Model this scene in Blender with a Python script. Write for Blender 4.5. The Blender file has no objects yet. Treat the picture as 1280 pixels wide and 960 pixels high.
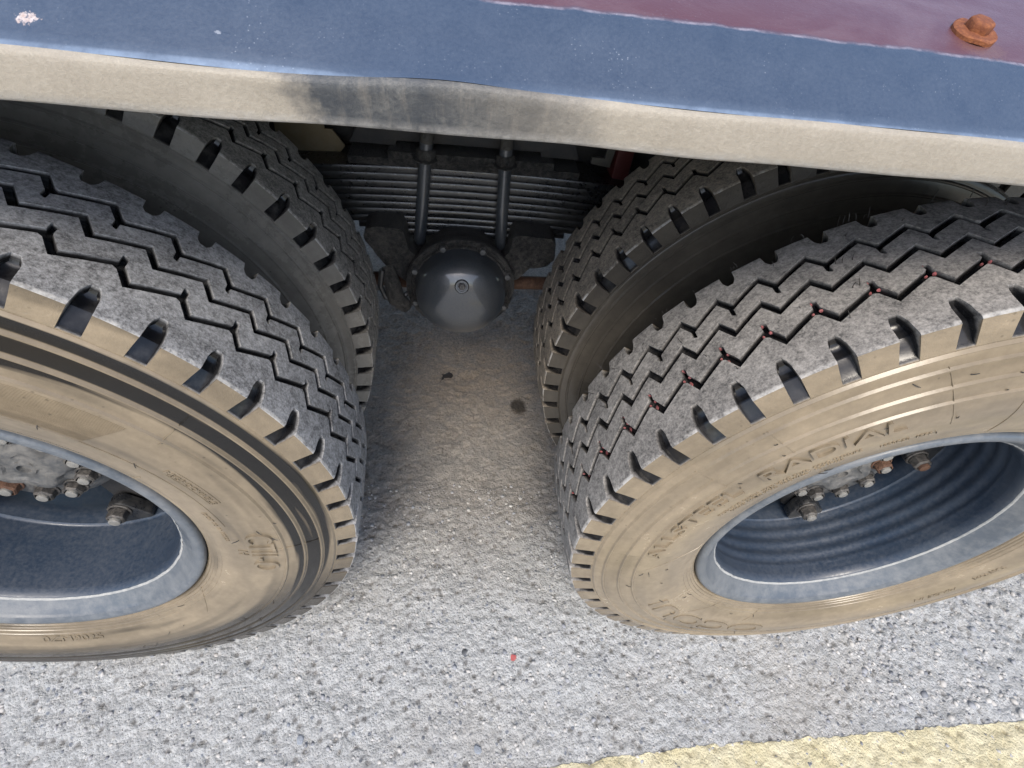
import bpy, bmesh, math, random
import numpy as np
from mathutils import Vector, Matrix
R = math.radians
sc = bpy.context.scene
C = sc.collection
random.seed(4); rng = np.random.default_rng(7)

# ------------------------------------------------------------------ camera
cam = bpy.data.objects.new('camera', bpy.data.cameras.new('camera')); C.objects.link(cam)
cam.data.sensor_width = 36; cam.data.lens = 641.25/1280*36
cam.data.clip_start = 0.02; cam.data.clip_end = 2000
_r = Vector((0.9918574, -0.06853454, 0.10734017)); _u = Vector((-0.02478072, 0.72288179, 0.69052722)); _f = Vector((0.12491921, 0.6875645, -0.71529732))
cam.matrix_world = Matrix(((_r.x, _u.x, -_f.x, -0.0337), (_r.y, _u.y, -_f.y, -0.3415), (_r.z, _u.z, -_f.z, 1.2372), (0, 0, 0, 1)))
sc.camera = cam

# ------------------------------------------------------------------ light
SUN_EL, SUN_AZ = 52, 190            # azimuth clockwise from +Y: the sun stands behind the camera
w = bpy.data.worlds.new('World'); sc.world = w; w.use_nodes = True
nt = w.node_tree; nt.nodes.clear()
sky = nt.nodes.new('ShaderNodeTexSky'); sky.sky_type = 'NISHITA'; sky.sun_disc = False
sky.sun_elevation = R(SUN_EL); sky.sun_rotation = R(SUN_AZ); sky.air_density = 1.0; sky.dust_density = 2.0
bg = nt.nodes.new('ShaderNodeBackground'); bg.inputs[1].default_value = 0.15
wo = nt.nodes.new('ShaderNodeOutputWorld')
nt.links.new(sky.outputs[0], bg.inputs[0]); nt.links.new(bg.outputs[0], wo.inputs[0])
sun = bpy.data.objects.new('sun', bpy.data.lights.new('sun', 'SUN')); C.objects.link(sun)
sun.data.energy = 1.5; sun.data.angle = R(20); sun.data.color = (1.0, 0.92, 0.80)
_d = Vector((math.sin(R(SUN_AZ))*math.cos(R(SUN_EL)), math.cos(R(SUN_AZ))*math.cos(R(SUN_EL)), math.sin(R(SUN_EL))))
sun.rotation_euler = _d.to_track_quat('Z', 'Y').to_euler()
sc.view_settings.view_transform = 'Standard'; sc.view_settings.look = 'None'
sc.view_settings.exposure = 1.0; sc.view_settings.gamma = 1.0
sc.cycles.max_bounces = 10; sc.cycles.diffuse_bounces = 8

# ------------------------------------------------------------------ materials
class G:
    """small node helper"""
    def __init__(s, name):
        s.m = bpy.data.materials.new(name); s.m.use_nodes = True
        s.t = s.m.node_tree; s.n = s.t.nodes; s.b = s.n['Principled BSDF']
        s.tc = s.n.new('ShaderNodeTexCoord')
    def lk(s, a, b): s.t.links.new(a, b)
    def node(s, ty, **kw):
        n = s.n.new(ty)
        for k, v in kw.items(): setattr(n, k, v)
        return n
    def noise(s, scale, detail=4, rough=0.6, vec=None, dist=0.0):
        n = s.n.new('ShaderNodeTexNoise'); n.inputs['Scale'].default_value = scale
        n.inputs['Detail'].default_value = detail; n.inputs['Roughness'].default_value = rough
        n.inputs['Distortion'].default_value = dist
        s.lk(vec or s.tc.outputs['Object'], n.inputs['Vector']); return n.outputs['Fac']
    def voro(s, scale, out='Distance', vec=None, feature='F1'):
        n = s.n.new('ShaderNodeTexVoronoi'); n.feature = feature; n.inputs['Scale'].default_value = scale
        s.lk(vec or s.tc.outputs['Object'], n.inputs['Vector']); return n.outputs[out]
    def ramp(s, fac, stops):
        n = s.n.new('ShaderNodeValToRGB'); e = n.color_ramp.elements
        while len(e) < len(stops): e.new(0.5)
        for el, (p, c) in zip(e, stops):
            el.position = p; el.color = (c, c, c, 1) if not isinstance(c, tuple) else (*c, 1)
        s.lk(fac, n.inputs[0]); return n.outputs[0]
    def mix(s, fac, a, b):
        n = s.n.new('ShaderNodeMix'); n.data_type = 'RGBA'
        for sock, v in ((n.inputs[0], fac), (n.inputs[6], a), (n.inputs[7], b)):
            if isinstance(v, tuple): sock.default_value = (*v, 1)
            elif isinstance(v, (int, float)): sock.default_value = v
            else: s.lk(v, sock)
        return n.outputs[2]
    def math(s, op, a, b=None, clamp=False):
        n = s.n.new('ShaderNodeMath'); n.operation = op; n.use_clamp = clamp
        for i, v in enumerate((a, b)):
            if v is None: continue
            if isinstance(v, (int, float)): n.inputs[i].default_value = v
            else: s.lk(v, n.inputs[i])
        return n.outputs[0]
    def sep(s, vec=None):
        n = s.n.new('ShaderNodeSeparateXYZ'); s.lk(vec or s.tc.outputs['Object'], n.inputs[0]); return n.outputs
    def comb(s, x, y, z):
        n = s.n.new('ShaderNodeCombineXYZ')
        for i, v in enumerate((x, y, z)):
            if isinstance(v, (int, float)): n.inputs[i].default_value = v
            else: s.lk(v, n.inputs[i])
        return n.outputs[0]
    def attr(s, name):
        n = s.n.new('ShaderNodeAttribute'); n.attribute_name = name; return n.outputs['Fac']
    def bump(s, h, strength=0.3, dist=0.002, prev=None):
        n = s.n.new('ShaderNodeBump'); n.inputs['Strength'].default_value = strength; n.inputs['Distance'].default_value = dist
        s.lk(h, n.inputs['Height'])
        if prev is not None: s.lk(prev, n.inputs['Normal'])
        return n.outputs[0]
    def set(s, color=None, rough=None, normal=None, metal=None, spec=None, coat=None):
        for k, v in (('Base Color', color), ('Roughness', rough), ('Normal', normal), ('Metallic', metal), ('Specular IOR Level', spec), ('Coat Weight', coat)):
            if v is None: continue
            if isinstance(v, tuple): s.b.inputs[k].default_value = (*v, 1)
            elif isinstance(v, (int, float)): s.b.inputs[k].default_value = v
            else: s.lk(v, s.b.inputs[k])
        return s.m

def rubber(name, dust_col, dust_side, tread_dust, tread_amt, reflected=0.0, groove_dust=0.14):
    """tyre rubber: black and glossy below, a film of dust on the wall, with painted reflections on outer tyres, and worn, dusty tread tops"""
    g = G(name)
    x, y, z = g.sep()
    rad = g.math('SQRT', g.math('ADD', g.math('MULTIPLY', x, x), g.math('MULTIPLY', z, z)))
    ang = g.math('ARCTAN2', z, x)
    polar = g.comb(g.math('MULTIPLY', ang, 0.22), g.math('MULTIPLY', rad, 8.0), 0.7)
    streak = g.noise(5.0, 2.5, 0.5, polar)
    fine = g.noise(60, 5, 0.7); cloud = g.noise(7, 4, 0.6)
    film = g.math('ADD', g.math('MULTIPLY', cloud, 0.5), g.math('MULTIPLY', fine, 0.5))
    film = g.ramp(film, [(0.30, dust_side*0.62), (0.66, dust_side)])
    smear = g.noise(3.0, 3, 0.55, g.comb(g.math('MULTIPLY', ang, 0.6), g.math('MULTIPLY', rad, 7.0), 8.0))
    film = g.math('MULTIPLY', film, g.ramp(smear, [(0.30, 0.66), (0.62, 1.0)]))
    spl = g.math('MULTIPLY', g.ramp(g.voro(75), [(0.05, 1.0), (0.16, 0.0)]), g.ramp(g.noise(9, 3), [(0.52, 0.0), (0.62, 0.8)]))
    film = g.math('MULTIPLY', film, g.math('SUBTRACT', 1.0, g.math('MULTIPLY', spl, 0.5)))
    if reflected:  # dark reflections between the rings, painted as gaps in the film
        zone = g.ramp(rad, [(0.0, 0.25), (0.400, 0.25), (0.425, 1.0), (0.472, 1.0), (0.481, 0.3)])
        up = g.ramp(g.math('ADD', g.math('MULTIPLY', z, 1.0), 0.5), [(0.40, 0.75), (0.60, 1.0)])
        refl_band = g.ramp(g.math('MULTIPLY', g.math('MULTIPLY', streak, zone), up), [(0.34, 0.0), (0.43, reflected)])
        refl_band2 = g.ramp(g.noise(3.0, 1.5, 0.5, g.comb(g.math('MULTIPLY', ang, 0.45), g.math('MULTIPLY', rad, 10.0), 3.0)), [(0.56, 0.0), (0.74, reflected*0.8)])
        for rr in (0.408, 0.434, 0.458):      # highlights painted on the raised rings, where the dark bands stop
            refl_band = g.math('MULTIPLY', refl_band, g.ramp(g.math('MULTIPLY', g.math('ABSOLUTE', g.math('SUBTRACT', rad, rr-0.0006)), 100.0), [(0.18, 0.25), (0.36, 1.0)]))
        low = g.math('SUBTRACT', g.math('ADD', rad, g.math('MULTIPLY', g.math('SUBTRACT', streak, 0.5), 0.10)), g.math('MULTIPLY', z, 0.22))
        low_dark = g.math('MULTIPLY', g.ramp(low, [(0.415, 0.0), (0.465, 0.85)]), g.ramp(g.math('ADD', z, 0.5), [(0.28, 1.0), (0.50, 0.0)]))  # darker towards the bottom of the wall
        film = g.math('MULTIPLY', film, g.math('SUBTRACT', 1.0, g.math('MAXIMUM', g.math('MAXIMUM', refl_band, refl_band2), low_dark), True))
    top = g.attr('top'); wall = g.attr('wall')
    grit = g.ramp(g.math('ADD', g.math('MULTIPLY', g.noise(330, 3, 0.75), 0.5), g.math('MULTIPLY', g.noise(120, 4, 0.75), 0.5)), [(0.38, 0.0), (0.60, 1.0)])
    blot = g.ramp(g.noise(16, 5, 0.65), [(0.3, 0.0), (0.7, 1.0)])
    tread = g.mix(g.math('MULTIPLY', g.math('ADD', g.math('MULTIPLY', grit, 0.62), g.math('MULTIPLY', blot, 0.38)), tread_amt), (0.030, 0.030, 0.031), tread_dust)
    worn = g.math('MULTIPLY', g.math('MULTIPLY', g.math('SUBTRACT', top, 1.06), 4.0, True), g.ramp(g.noise(30, 4, 0.7), [(0.42, 0.0), (0.6, 0.8)]))
    tread = g.mix(worn, tread, (0.46, 0.45, 0.43))
    groove = g.mix(g.ramp(g.noise(45, 4, 0.65), [(0.46, 0.0), (0.85, groove_dust*0.6)]), (0.012, 0.012, 0.013), tread_dust)
    wall = g.ramp(wall, [(0.72, 0.0), (0.97, 1.0)])
    side = g.mix(film, (0.009, 0.009, 0.009), dust_col)
    tr = g.mix(g.ramp(top, [(0.55, 0.0), (0.95, 1.0)]), groove, tread)
    col = g.mix(wall, tr, side)
    rs = g.ramp(film, [(0.0, 0.11), (0.35, 0.21), (0.9, 0.33)])
    rt = g.ramp(top, [(0.3, 0.20), (0.95, 0.72)])
    rough = g.mix(wall, rt, rs)
    h = g.math('ADD', g.math('MULTIPLY', g.noise(320, 3, 0.7), g.math('MULTIPLY', top, 1.0)), g.math('MULTIPLY', fine, 0.25))
    n = g.bump(h, 0.45, 0.0016)
    return g.set(col, rough, n, spec=0.36)

def paint(name, base, dust=(0.45, 0.47, 0.48), amt=0.35, rough=0.28, scale=60, bumpy=0.05, metal=0.0):
    g = G(name)
    f = g.ramp(g.math('ADD', g.math('MULTIPLY', g.noise(scale, 5, 0.7), 0.6), g.math('MULTIPLY', g.noise(9, 4, 0.6), 0.4)), [(0.42, 0.0), (0.70, amt)])
    col = g.mix(f, base, dust)
    r = g.ramp(f, [(0.0, rough), (max(amt, 0.05), min(rough+0.35, 0.9))])
    return g.set(col, r, g.bump(g.noise(scale*3, 4, 0.65), bumpy*4, 0.0015), metal=metal)

TAN = (0.42, 0.338, 0.230)  # dust colour with the lit ground's reflection painted in
m_tyre_new = rubber('tyre_rubber_dusty', TAN, 0.70, (0.42, 0.40, 0.375), 0.86, 0.0)
m_tyre_worn = rubber('tyre_rubber_worn', TAN, 0.68, (0.46, 0.465, 0.475), 0.95, 0.98)
m_tyre_inner = rubber('tyre_rubber_muddy', (0.21, 0.185, 0.15), 0.45, (0.40, 0.345, 0.275), 0.90, 0.0, 0.2)
m_tyre_inner_grey = rubber('tyre_rubber_inner_grey', (0.29, 0.275, 0.245), 0.85, (0.50, 0.47, 0.42), 0.95, 0.0, 0.2)  # film lightened to stand in for light on the left inner tyre
m_letter = rubber('lettering_rubber', TAN, 0.58, (0.3, 0.3, 0.3), 0.5, 0.0)
m_rim = paint('rim_navy_paint', (0.026, 0.040, 0.064), (0.24, 0.245, 0.25), 0.20, 0.28, 150, 0.02)
m_lip = paint('rim_lip_paint', (0.085, 0.100, 0.118), (0.24, 0.245, 0.245), 0.60, 0.30, 60, 0.05)
m_edge = paint('chipped_rim_edge', (0.24, 0.25, 0.25), (0.52, 0.51, 0.48), 0.7, 0.5, 90, 0.15)
m_hub = paint('hub_dusty_grey', (0.060, 0.063, 0.066), (0.26, 0.245, 0.22), 0.7, 0.5, 60, 0.12)
m_nut = paint('nut_dark_steel', (0.055, 0.052, 0.050), (0.34, 0.31, 0.27), 0.55, 0.42, 120, 0.2, 0.3)
m_stud = paint('stud_end_bare_steel', (0.24, 0.235, 0.22), (0.46, 0.44, 0.40), 0.6, 0.5, 250, 0.2, 0.4)
m_rusty = paint('rusty_steel', (0.085, 0.042, 0.026), (0.22, 0.125, 0.075), 0.8, 0.75, 120, 0.3)
m_black = paint('black_chassis_paint', (0.013, 0.014, 0.016), (0.16, 0.15, 0.13), 0.30, 0.26, 70, 0.10)
m_leafedge = paint('spring_leaf_black', (0.009, 0.010, 0.012), (0.15, 0.14, 0.12), 0.18, 0.25, 90, 0.04)
for _m in (m_black, m_leafedge): _m.node_tree.nodes['Principled BSDF'].inputs['Specular IOR Level'].default_value = 0.9
m_cast = paint('rough_black_casting', (0.022, 0.022, 0.023), (0.24, 0.222, 0.19), 0.60, 0.32, 110, 1.2)
m_cap = paint('cap_black_paint', (0.026, 0.033, 0.043), (0.22, 0.21, 0.18), 0.28, 0.30, 300, 0.015)
m_cap.node_tree.nodes['Principled BSDF'].inputs['Coat Weight'].default_value = 1.0
m_cap.node_tree.nodes['Principled BSDF'].inputs['Specular IOR Level'].default_value = 1.0
m_dark = paint('underbody_dark', (0.02, 0.02, 0.021), (0.12, 0.10, 0.08), 0.4, 0.7, 20, 0.2)
m_ochre = paint('ochre_plate', (0.14, 0.105, 0.055), (0.20, 0.17, 0.12), 0.7, 0.7, 30, 0.2)
m_red = paint('red_bracket_paint', (0.075, 0.010, 0.010), (0.1, 0.05, 0.04), 0.3, 0.5, 40, 0.1)
m_greybr = paint('grey_bracket_paint', (0.055, 0.052, 0.046), (0.14, 0.125, 0.10), 0.6, 0.7, 40, 0.1)
m_redmark = paint('red_marking_paint', (0.30, 0.075, 0.075), (0.36, 0.22, 0.22), 0.5, 0.7, 200, 0.2)

def mat_panel():
    g = G('side_panel_paint')
    x, y, z = g.sep()
    wob = g.math('MULTIPLY', g.math('SUBTRACT', g.noise(5, 3, 0.6), 0.5), 0.006)
    wob = g.math('ADD', wob, g.math('MULTIPLY', g.math('SUBTRACT', g.noise(45, 4, 0.7), 0.5), 0.0022))
    zz = g.math('ADD', z, wob)
    m = g.ramp(g.math('MULTIPLY', g.math('SUBTRACT', zz, 1.1725-0.0009), 555.0), [(0.0, 0.0), (1.0, 1.0)])
    line = g.math('MULTIPLY', g.ramp(g.noise(70, 4, 0.7), [(0.40, 0.15), (0.62, 1.0)]), g.ramp(g.math('ABSOLUTE', g.math('MULTIPLY', g.math('SUBTRACT', zz, 1.1722), 700.0)), [(0.12, 0.36), (0.5, 0.0)]))
    spk = g.ramp(g.voro(330), [(0.06, 1.0), (0.20, 0.0)])
    spk = g.math('MULTIPLY', spk, g.ramp(g.noise(22, 4, 0.7), [(0.50, 0.0), (0.72, 0.6)]))
    hz = g.ramp(g.math('ADD', g.math('MULTIPLY', g.noise(420, 3, 0.7), 0.6), g.math('MULTIPLY', g.noise(40, 4, 0.6), 0.4)), [(0.35, 0.0), (0.70, 0.34)])
    blue = g.mix(hz, (0.036, 0.055, 0.092), (0.105, 0.133, 0.18))
    smear = g.ramp(g.noise(1.0, 6, 0.7, g.comb(g.math('MULTIPLY', x, 9.0), g.math('MULTIPLY', z, 60.0), 0.0), 0.6), [(0.45, 0.0), (0.75, 0.5)])
    mar = g.mix(smear, (0.105, 0.045, 0.055), (0.21, 0.15, 0.165))
    col = g.mix(m, blue, mar)
    col = g.mix(line, col, (0.50, 0.46, 0.52))
    col = g.mix(spk, col, (0.42, 0.46, 0.52))
    # a worn patch showing pale filler and rust, and two scuffs
    def spot(px, pz, rx, rz, n=26):
        dx = g.math('DIVIDE', g.math('SUBTRACT', x, px), rx); dz = g.math('DIVIDE', g.math('SUBTRACT', z, pz), rz)
        d = g.math('ADD', g.math('MULTIPLY', dx, dx), g.math('MULTIPLY', dz, dz))
        d = g.math('ADD', d, g.math('MULTIPLY', g.math('SUBTRACT', g.noise(420, 5, 0.8), 0.5), 5.5))
        return g.ramp(d, [(0.35, 1.0), (0.9, 0.0)])
    s1 = spot(-0.2685, 1.1455, 0.0062, 0.0023)
    col = g.mix(s1, col, g.mix(g.noise(300, 3), (0.55, 0.56, 0.58), (0.34, 0.20, 0.14)))
    for px, pz, rx, rz in ((-0.17, 1.1475, 0.002, 0.0008),):
        col = g.mix(g.math('MULTIPLY', spot(px, pz, rx, rz), 0.35), col, (0.5, 0.53, 0.58))
    s2 = spot(0.345, 1.1765, 0.020, 0.0048)
    col = g.mix(g.math('MULTIPLY', s2, 0.45), col, (0.16, 0.085, 0.06))
    # bleached lower edge of the blue
    edge = g.ramp(g.math('MULTIPLY', g.math('SUBTRACT', z, 1.135), 100.0), [(0.0, 0.55), (0.16, 0.42), (0.26, 0.10), (0.60, 0.0)])
    edge = g.math('MULTIPLY', edge, g.ramp(g.noise(60, 4, 0.7), [(0.3, 0.4), (0.65, 1.0)]))
    col = g.mix(edge, col, (0.30, 0.39, 0.52))
    n = g.bump(g.noise(420, 4, 0.7), 0.22, 0.001)
    return g.set(col, g.ramp(hz, [(0.0, 0.30), (0.42, 0.42)]), n)
m_panel = mat_panel()

def mat_strip():
    g = G('edge_strip_painted_reflection')
    x, y, z = g.sep()
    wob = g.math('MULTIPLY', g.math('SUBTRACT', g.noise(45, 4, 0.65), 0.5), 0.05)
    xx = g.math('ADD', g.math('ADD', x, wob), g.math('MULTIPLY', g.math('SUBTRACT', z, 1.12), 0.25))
    bend_refl = g.math('MULTIPLY', g.ramp(g.math('ADD', g.math('MULTIPLY', xx, 2.5), 0.5), [(0.165, 0.0), (0.215, 1.0)]),
                   g.ramp(g.math('ADD', g.math('MULTIPLY', xx, 2.5), 0.5), [(0.38, 1.0), (0.60, 0.55), (0.68, 0.0)]))  # dark reflection along the bent length, painted in
    gr = g.ramp(g.noise(260, 5, 0.75), [(0.30, 0.0), (0.70, 1.0)])
    cl = g.noise(13, 4, 0.6)
    tan = g.mix(g.math('ADD', g.math('MULTIPLY', gr, 0.55), g.math('MULTIPLY', g.ramp(cl, [(0.3, 0.0), (0.7, 1.0)]), 0.45)), (0.245, 0.217, 0.172), (0.37, 0.334, 0.275))  # reflection of the lit ground painted as the strip's tan
    low = g.ramp(g.math('MULTIPLY', g.math('SUBTRACT', z, 1.1065), 100.0), [(0.0, 0.75), (0.7, 0.0)])
    low2 = g.math('MULTIPLY', low, g.ramp(g.noise(120, 4, 0.7), [(0.3, 0.2), (0.6, 1.0)]))
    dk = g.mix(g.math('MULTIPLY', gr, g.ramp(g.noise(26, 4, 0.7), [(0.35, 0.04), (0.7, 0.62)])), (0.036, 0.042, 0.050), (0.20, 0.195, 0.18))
    col = g.mix(bend_refl, tan, dk)
    dr = g.ramp(g.noise(1.0, 5, 0.7, g.comb(g.math('MULTIPLY', x, 120.0), g.math('MULTIPLY', z, 18.0), 0.0)), [(0.5, 0.0), (0.75, 0.35)])
    col = g.mix(dr, col, (0.26, 0.23, 0.19))
    col = g.mix(low2, col, (0.40, 0.385, 0.36))
    return g.set(col, 0.48, g.bump(g.math('ADD', gr, g.math('MULTIPLY', g.noise(60, 3), 1.2)), 0.35, 0.0012))
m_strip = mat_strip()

def mat_ground(name, line=False):
    g = G(name)
    x, y, z = g.sep()
    big = g.noise(1.9, 4, 0.6); mid = g.noise(14, 5, 0.65); fine = g.noise(150, 5, 0.75)
    vn = g.n.new('ShaderNodeTexVoronoi'); vn.inputs['Scale'].default_value = 95; g.lk(g.tc.outputs['Object'], vn.inputs['Vector'])
    vn.inputs['Randomness'].default_value = 1.0
    cellr = g.sep(vn.outputs['Color'])
    peb = g.math('MULTIPLY', g.ramp(cellr[0], [(0.80, 0.0), (0.84, 1.0)]), g.ramp(vn.outputs['Distance'], [(0.30, 1.0), (0.42, 0.0)]))
    pebc = g.ramp(cellr[1], [(0.0, (0.07, 0.08, 0.10)), (0.35, (0.22, 0.25, 0.30)), (0.65, (0.40, 0.39, 0.36)), (1.0, (0.60, 0.60, 0.58))])
    base = g.mix(g.ramp(g.math('ADD', g.math('MULTIPLY', fine, 0.65), g.math('MULTIPLY', mid, 0.35)), [(0.30, 0.0), (0.70, 1.0)]), (0.36, 0.370, 0.373), (0.60, 0.608, 0.603))
    v2 = g.n.new('ShaderNodeTexVoronoi'); v2.inputs['Scale'].default_value = 190; g.lk(g.tc.outputs['Object'], v2.inputs['Vector'])
    cg = g.sep(v2.outputs['Color'])[0]
    base = g.mix(g.math('MULTIPLY', g.ramp(cg, [(0.0, 1.0), (0.26, 0.0)]), 0.42), base, (0.15, 0.155, 0.16))
    base = g.mix(g.math('MULTIPLY', g.ramp(cg, [(0.78, 0.0), (0.95, 1.0)]), 0.45), base, (0.62, 0.62, 0.60))
    base = g.mix(g.ramp(big, [(0.50, 0.0), (0.72, 0.30)]), base, (0.36, 0.315, 0.255))
    pit = g.ramp(g.attr('pit'), [(0.25, 0.0), (0.9, 0.62)])
    base = g.mix(pit, base, (0.12, 0.115, 0.11))
    base = g.mix(g.math('MULTIPLY', peb, 0.8), base, pebc)
    # trodden brown dirt on the concrete below the chassis, where the rain never washes it
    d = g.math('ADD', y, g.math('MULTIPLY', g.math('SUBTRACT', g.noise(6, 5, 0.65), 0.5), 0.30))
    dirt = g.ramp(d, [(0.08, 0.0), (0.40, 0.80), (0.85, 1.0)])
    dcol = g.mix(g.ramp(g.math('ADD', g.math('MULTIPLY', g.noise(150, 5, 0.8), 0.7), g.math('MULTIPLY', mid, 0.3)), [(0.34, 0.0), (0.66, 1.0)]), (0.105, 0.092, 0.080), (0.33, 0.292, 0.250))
    dcol = g.mix(g.ramp(d, [(0.55, 0.0), (1.0, 0.75)]), dcol, g.mix(g.ramp(g.noise(120, 5, 0.8), [(0.36, 0.0), (0.64, 1.0)]), (0.15, 0.112, 0.078), (0.46, 0.36, 0.262)))  # farther dirt painted warmer and brighter to offset the bluish shade
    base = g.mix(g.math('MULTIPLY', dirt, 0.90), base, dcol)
    sx = g.math('DIVIDE', g.math('SUBTRACT', x, 0.196), 0.030); sy = g.math('DIVIDE', g.math('SUBTRACT', y, 0.748), 0.040)
    sd = g.math('ADD', g.math('ADD', g.math('MULTIPLY', sx, sx), g.math('MULTIPLY', sy, sy)), g.math('MULTIPLY', g.math('SUBTRACT', g.noise(50, 4), 0.5), 1.2))
    base = g.mix(g.ramp(sd, [(0.4, 0.85), (1.1, 0.0)]), base, (0.03, 0.022, 0.014))
    # unseen yard behind the camera, coloured beige sand for its reflections
    far = g.ramp(g.math('ADD', g.math('MULTIPLY', y, -0.25), g.math('MULTIPLY', g.noise(0.5, 3), 0.5)), [(0.55, 0.0), (1.0, 0.9)])
    base = g.mix(far, base, (0.46, 0.365, 0.235))
    if line:
        ln = g.ramp(g.math('ADD', g.math('MULTIPLY', fine, 0.6), g.math('MULTIPLY', g.noise(40, 4, 0.7), 0.4)), [(0.25, 0.0), (0.40, 1.0)])
        ycol = g.mix(g.ramp(mid, [(0.3, 0.0), (0.7, 1.0)]), (0.62, 0.55, 0.34), (0.76, 0.70, 0.50))
        ycol = g.mix(g.math('MULTIPLY', pit, 0.8), ycol, (0.22, 0.19, 0.12))
        base = g.mix(ln, base, ycol)
    h = g.math('ADD', g.math('MULTIPLY', g.noise(260, 5, 0.8), 0.9), g.math('ADD', g.math('MULTIPLY', g.math('SUBTRACT', 1.0, vn.outputs['Distance']), 0.45), g.math('MULTIPLY', g.math('SUBTRACT', 1.0, v2.outputs['Distance']), 0.45)))
    soft = 1.0
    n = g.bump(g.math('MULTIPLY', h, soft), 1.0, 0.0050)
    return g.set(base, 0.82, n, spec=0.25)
m_ground = mat_ground('concrete_yard'); m_line = mat_ground('yellow_road_paint', True)
m_stone = paint('pale_stone', (0.40, 0.39, 0.375), (0.58, 0.56, 0.53), 0.6, 0.8, 60, 0.4)
m_stone_b = paint('blue_grey_stone', (0.22, 0.245, 0.28), (0.36, 0.375, 0.40), 0.5, 0.7, 80, 0.3)
m_stone_d = paint('dark_stone', (0.055, 0.060, 0.068), (0.2, 0.2, 0.2), 0.5, 0.7, 80, 0.3)
m_chip = paint('red_plastic', (0.30, 0.045, 0.045), (0.4, 0.2, 0.18), 0.4, 0.5, 80, 0.2)
m_leaf = paint('dead_leaf', (0.012, 0.010, 0.009), (0.05, 0.04, 0.03), 0.4, 0.7, 90, 0.3)

# ------------------------------------------------------------------ mesh helpers
def link(name, me, mat, parent=None, smooth=None):
    if mat is not None and not me.materials: me.materials.append(mat)
    o = bpy.data.objects.new(name, me); C.objects.link(o)
    if parent is not None: o.parent = parent
    if smooth is not None:
        me.polygons.foreach_set('use_smooth', [True]*len(me.polygons))
        if smooth < 180: me.set_sharp_from_angle(angle=R(smooth))
    return o
def obj(name, bm, mat, parent=None, smooth=32, bevel=0.0, seg=2):
    bm.normal_update()
    if bevel:
        ed = [e for e in bm.edges if len(e.link_faces) == 2 and e.calc_face_angle() > R(35)]
        bmesh.ops.bevel(bm, geom=ed, offset=bevel, segments=seg, profile=0.5, affect='EDGES', clamp_overlap=True)
    me = bpy.data.meshes.new(name); bm.to_mesh(me); bm.free()
    return link(name, me, mat, parent, smooth)
def lathe(bm, prof, n=96, axis='Y', a0=0, a1=360, M=None):
    """prof: (axial, radius); axis Y"""
    full = abs(a1-a0) >= 360
    rings = []
    for (a, r) in prof:
        ring = []
        for i in range(n if full else n+1):
            t = R(a0+(a1-a0)*i/n)
            v = Vector((r*math.cos(t), a, r*math.sin(t)))
            ring.append(bm.verts.new(M @ v if M else v))
        rings.append(ring)
    m = n if full else n
    for p, q in zip(rings, rings[1:]):
        for i in range(m):
            j = (i+1) % len(p)
            bm.faces.new((p[i], p[j], q[j], q[i]))
    return rings
def cap(bm, ring, flip=False):
    bm.faces.new(ring[::-1] if flip else ring)
def cyl(bm, r, y0, y1, n=24, M=None, r2=None):
    rg = lathe(bm, [(y0, r), (y1, r if r2 is None else r2)], n, M=M)
    cap(bm, rg[0], True); cap(bm, rg[-1])
def box(bm, x0, x1, y0, y1, z0, z1):
    v = [bm.verts.new((x, y, z)) for x in (x0, x1) for y in (y0, y1) for z in (z0, z1)]
    for f in ((0, 1, 3, 2), (4, 6, 7, 5), (0, 4, 5, 1), (2, 3, 7, 6), (0, 2, 6, 4), (1, 5, 7, 3)):
        bm.faces.new([v[i] for i in f])
def tube(bm, pts, r, n=10, caps=True):
    pts = [Vector(p) for p in pts]; rings = []
    for i, p in enumerate(pts):
        d = (pts[min(i+1, len(pts)-1)] - pts[max(i-1, 0)]).normalized()
        a = d.orthogonal().normalized() if i == 0 else (rings_a - d*rings_a.dot(d)).normalized()
        rings_a = a; b = d.cross(a); rr = r[i] if isinstance(r, (list, tuple)) else r
        rings.append([bm.verts.new(p + a*rr*math.cos(2*math.pi*k/n) + b*rr*math.sin(2*math.pi*k/n)) for k in range(n)])
    for p, q in zip(rings, rings[1:]):
        for k in range(n): bm.faces.new((p[k], p[(k+1) % n], q[(k+1) % n], q[k]))
    if caps: cap(bm, rings[0], True); cap(bm, rings[-1])
def prism(bm, poly, y0, y1):
    a = [bm.verts.new((x, y0, z)) for x, z in poly]; b = [bm.verts.new((x, y1, z)) for x, z in poly]
    bm.faces.new(a[::-1]); bm.faces.new(b)
    n = len(poly)
    for i in range(n): bm.faces.new((a[i], b[i], b[(i+1) % n], a[(i+1) % n])[::-1])
def fix(bm):
    bmesh.ops.recalc_face_normals(bm, faces=bm.faces[:])
def tag(o, label=None, cat=None, group=None, kind=None):
    for k, v in (('label', label), ('category', cat), ('group', group), ('kind', kind)):
        if v: o[k] = v
    return o
def empty(name, loc, rot=(0, 0, 0), parent=None):
    o = bpy.data.objects.new(name, None); C.objects.link(o); o.location = loc; o.rotation_euler = rot
    o.empty_display_size = 0.1
    if parent: o.parent = parent
    return o

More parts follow.
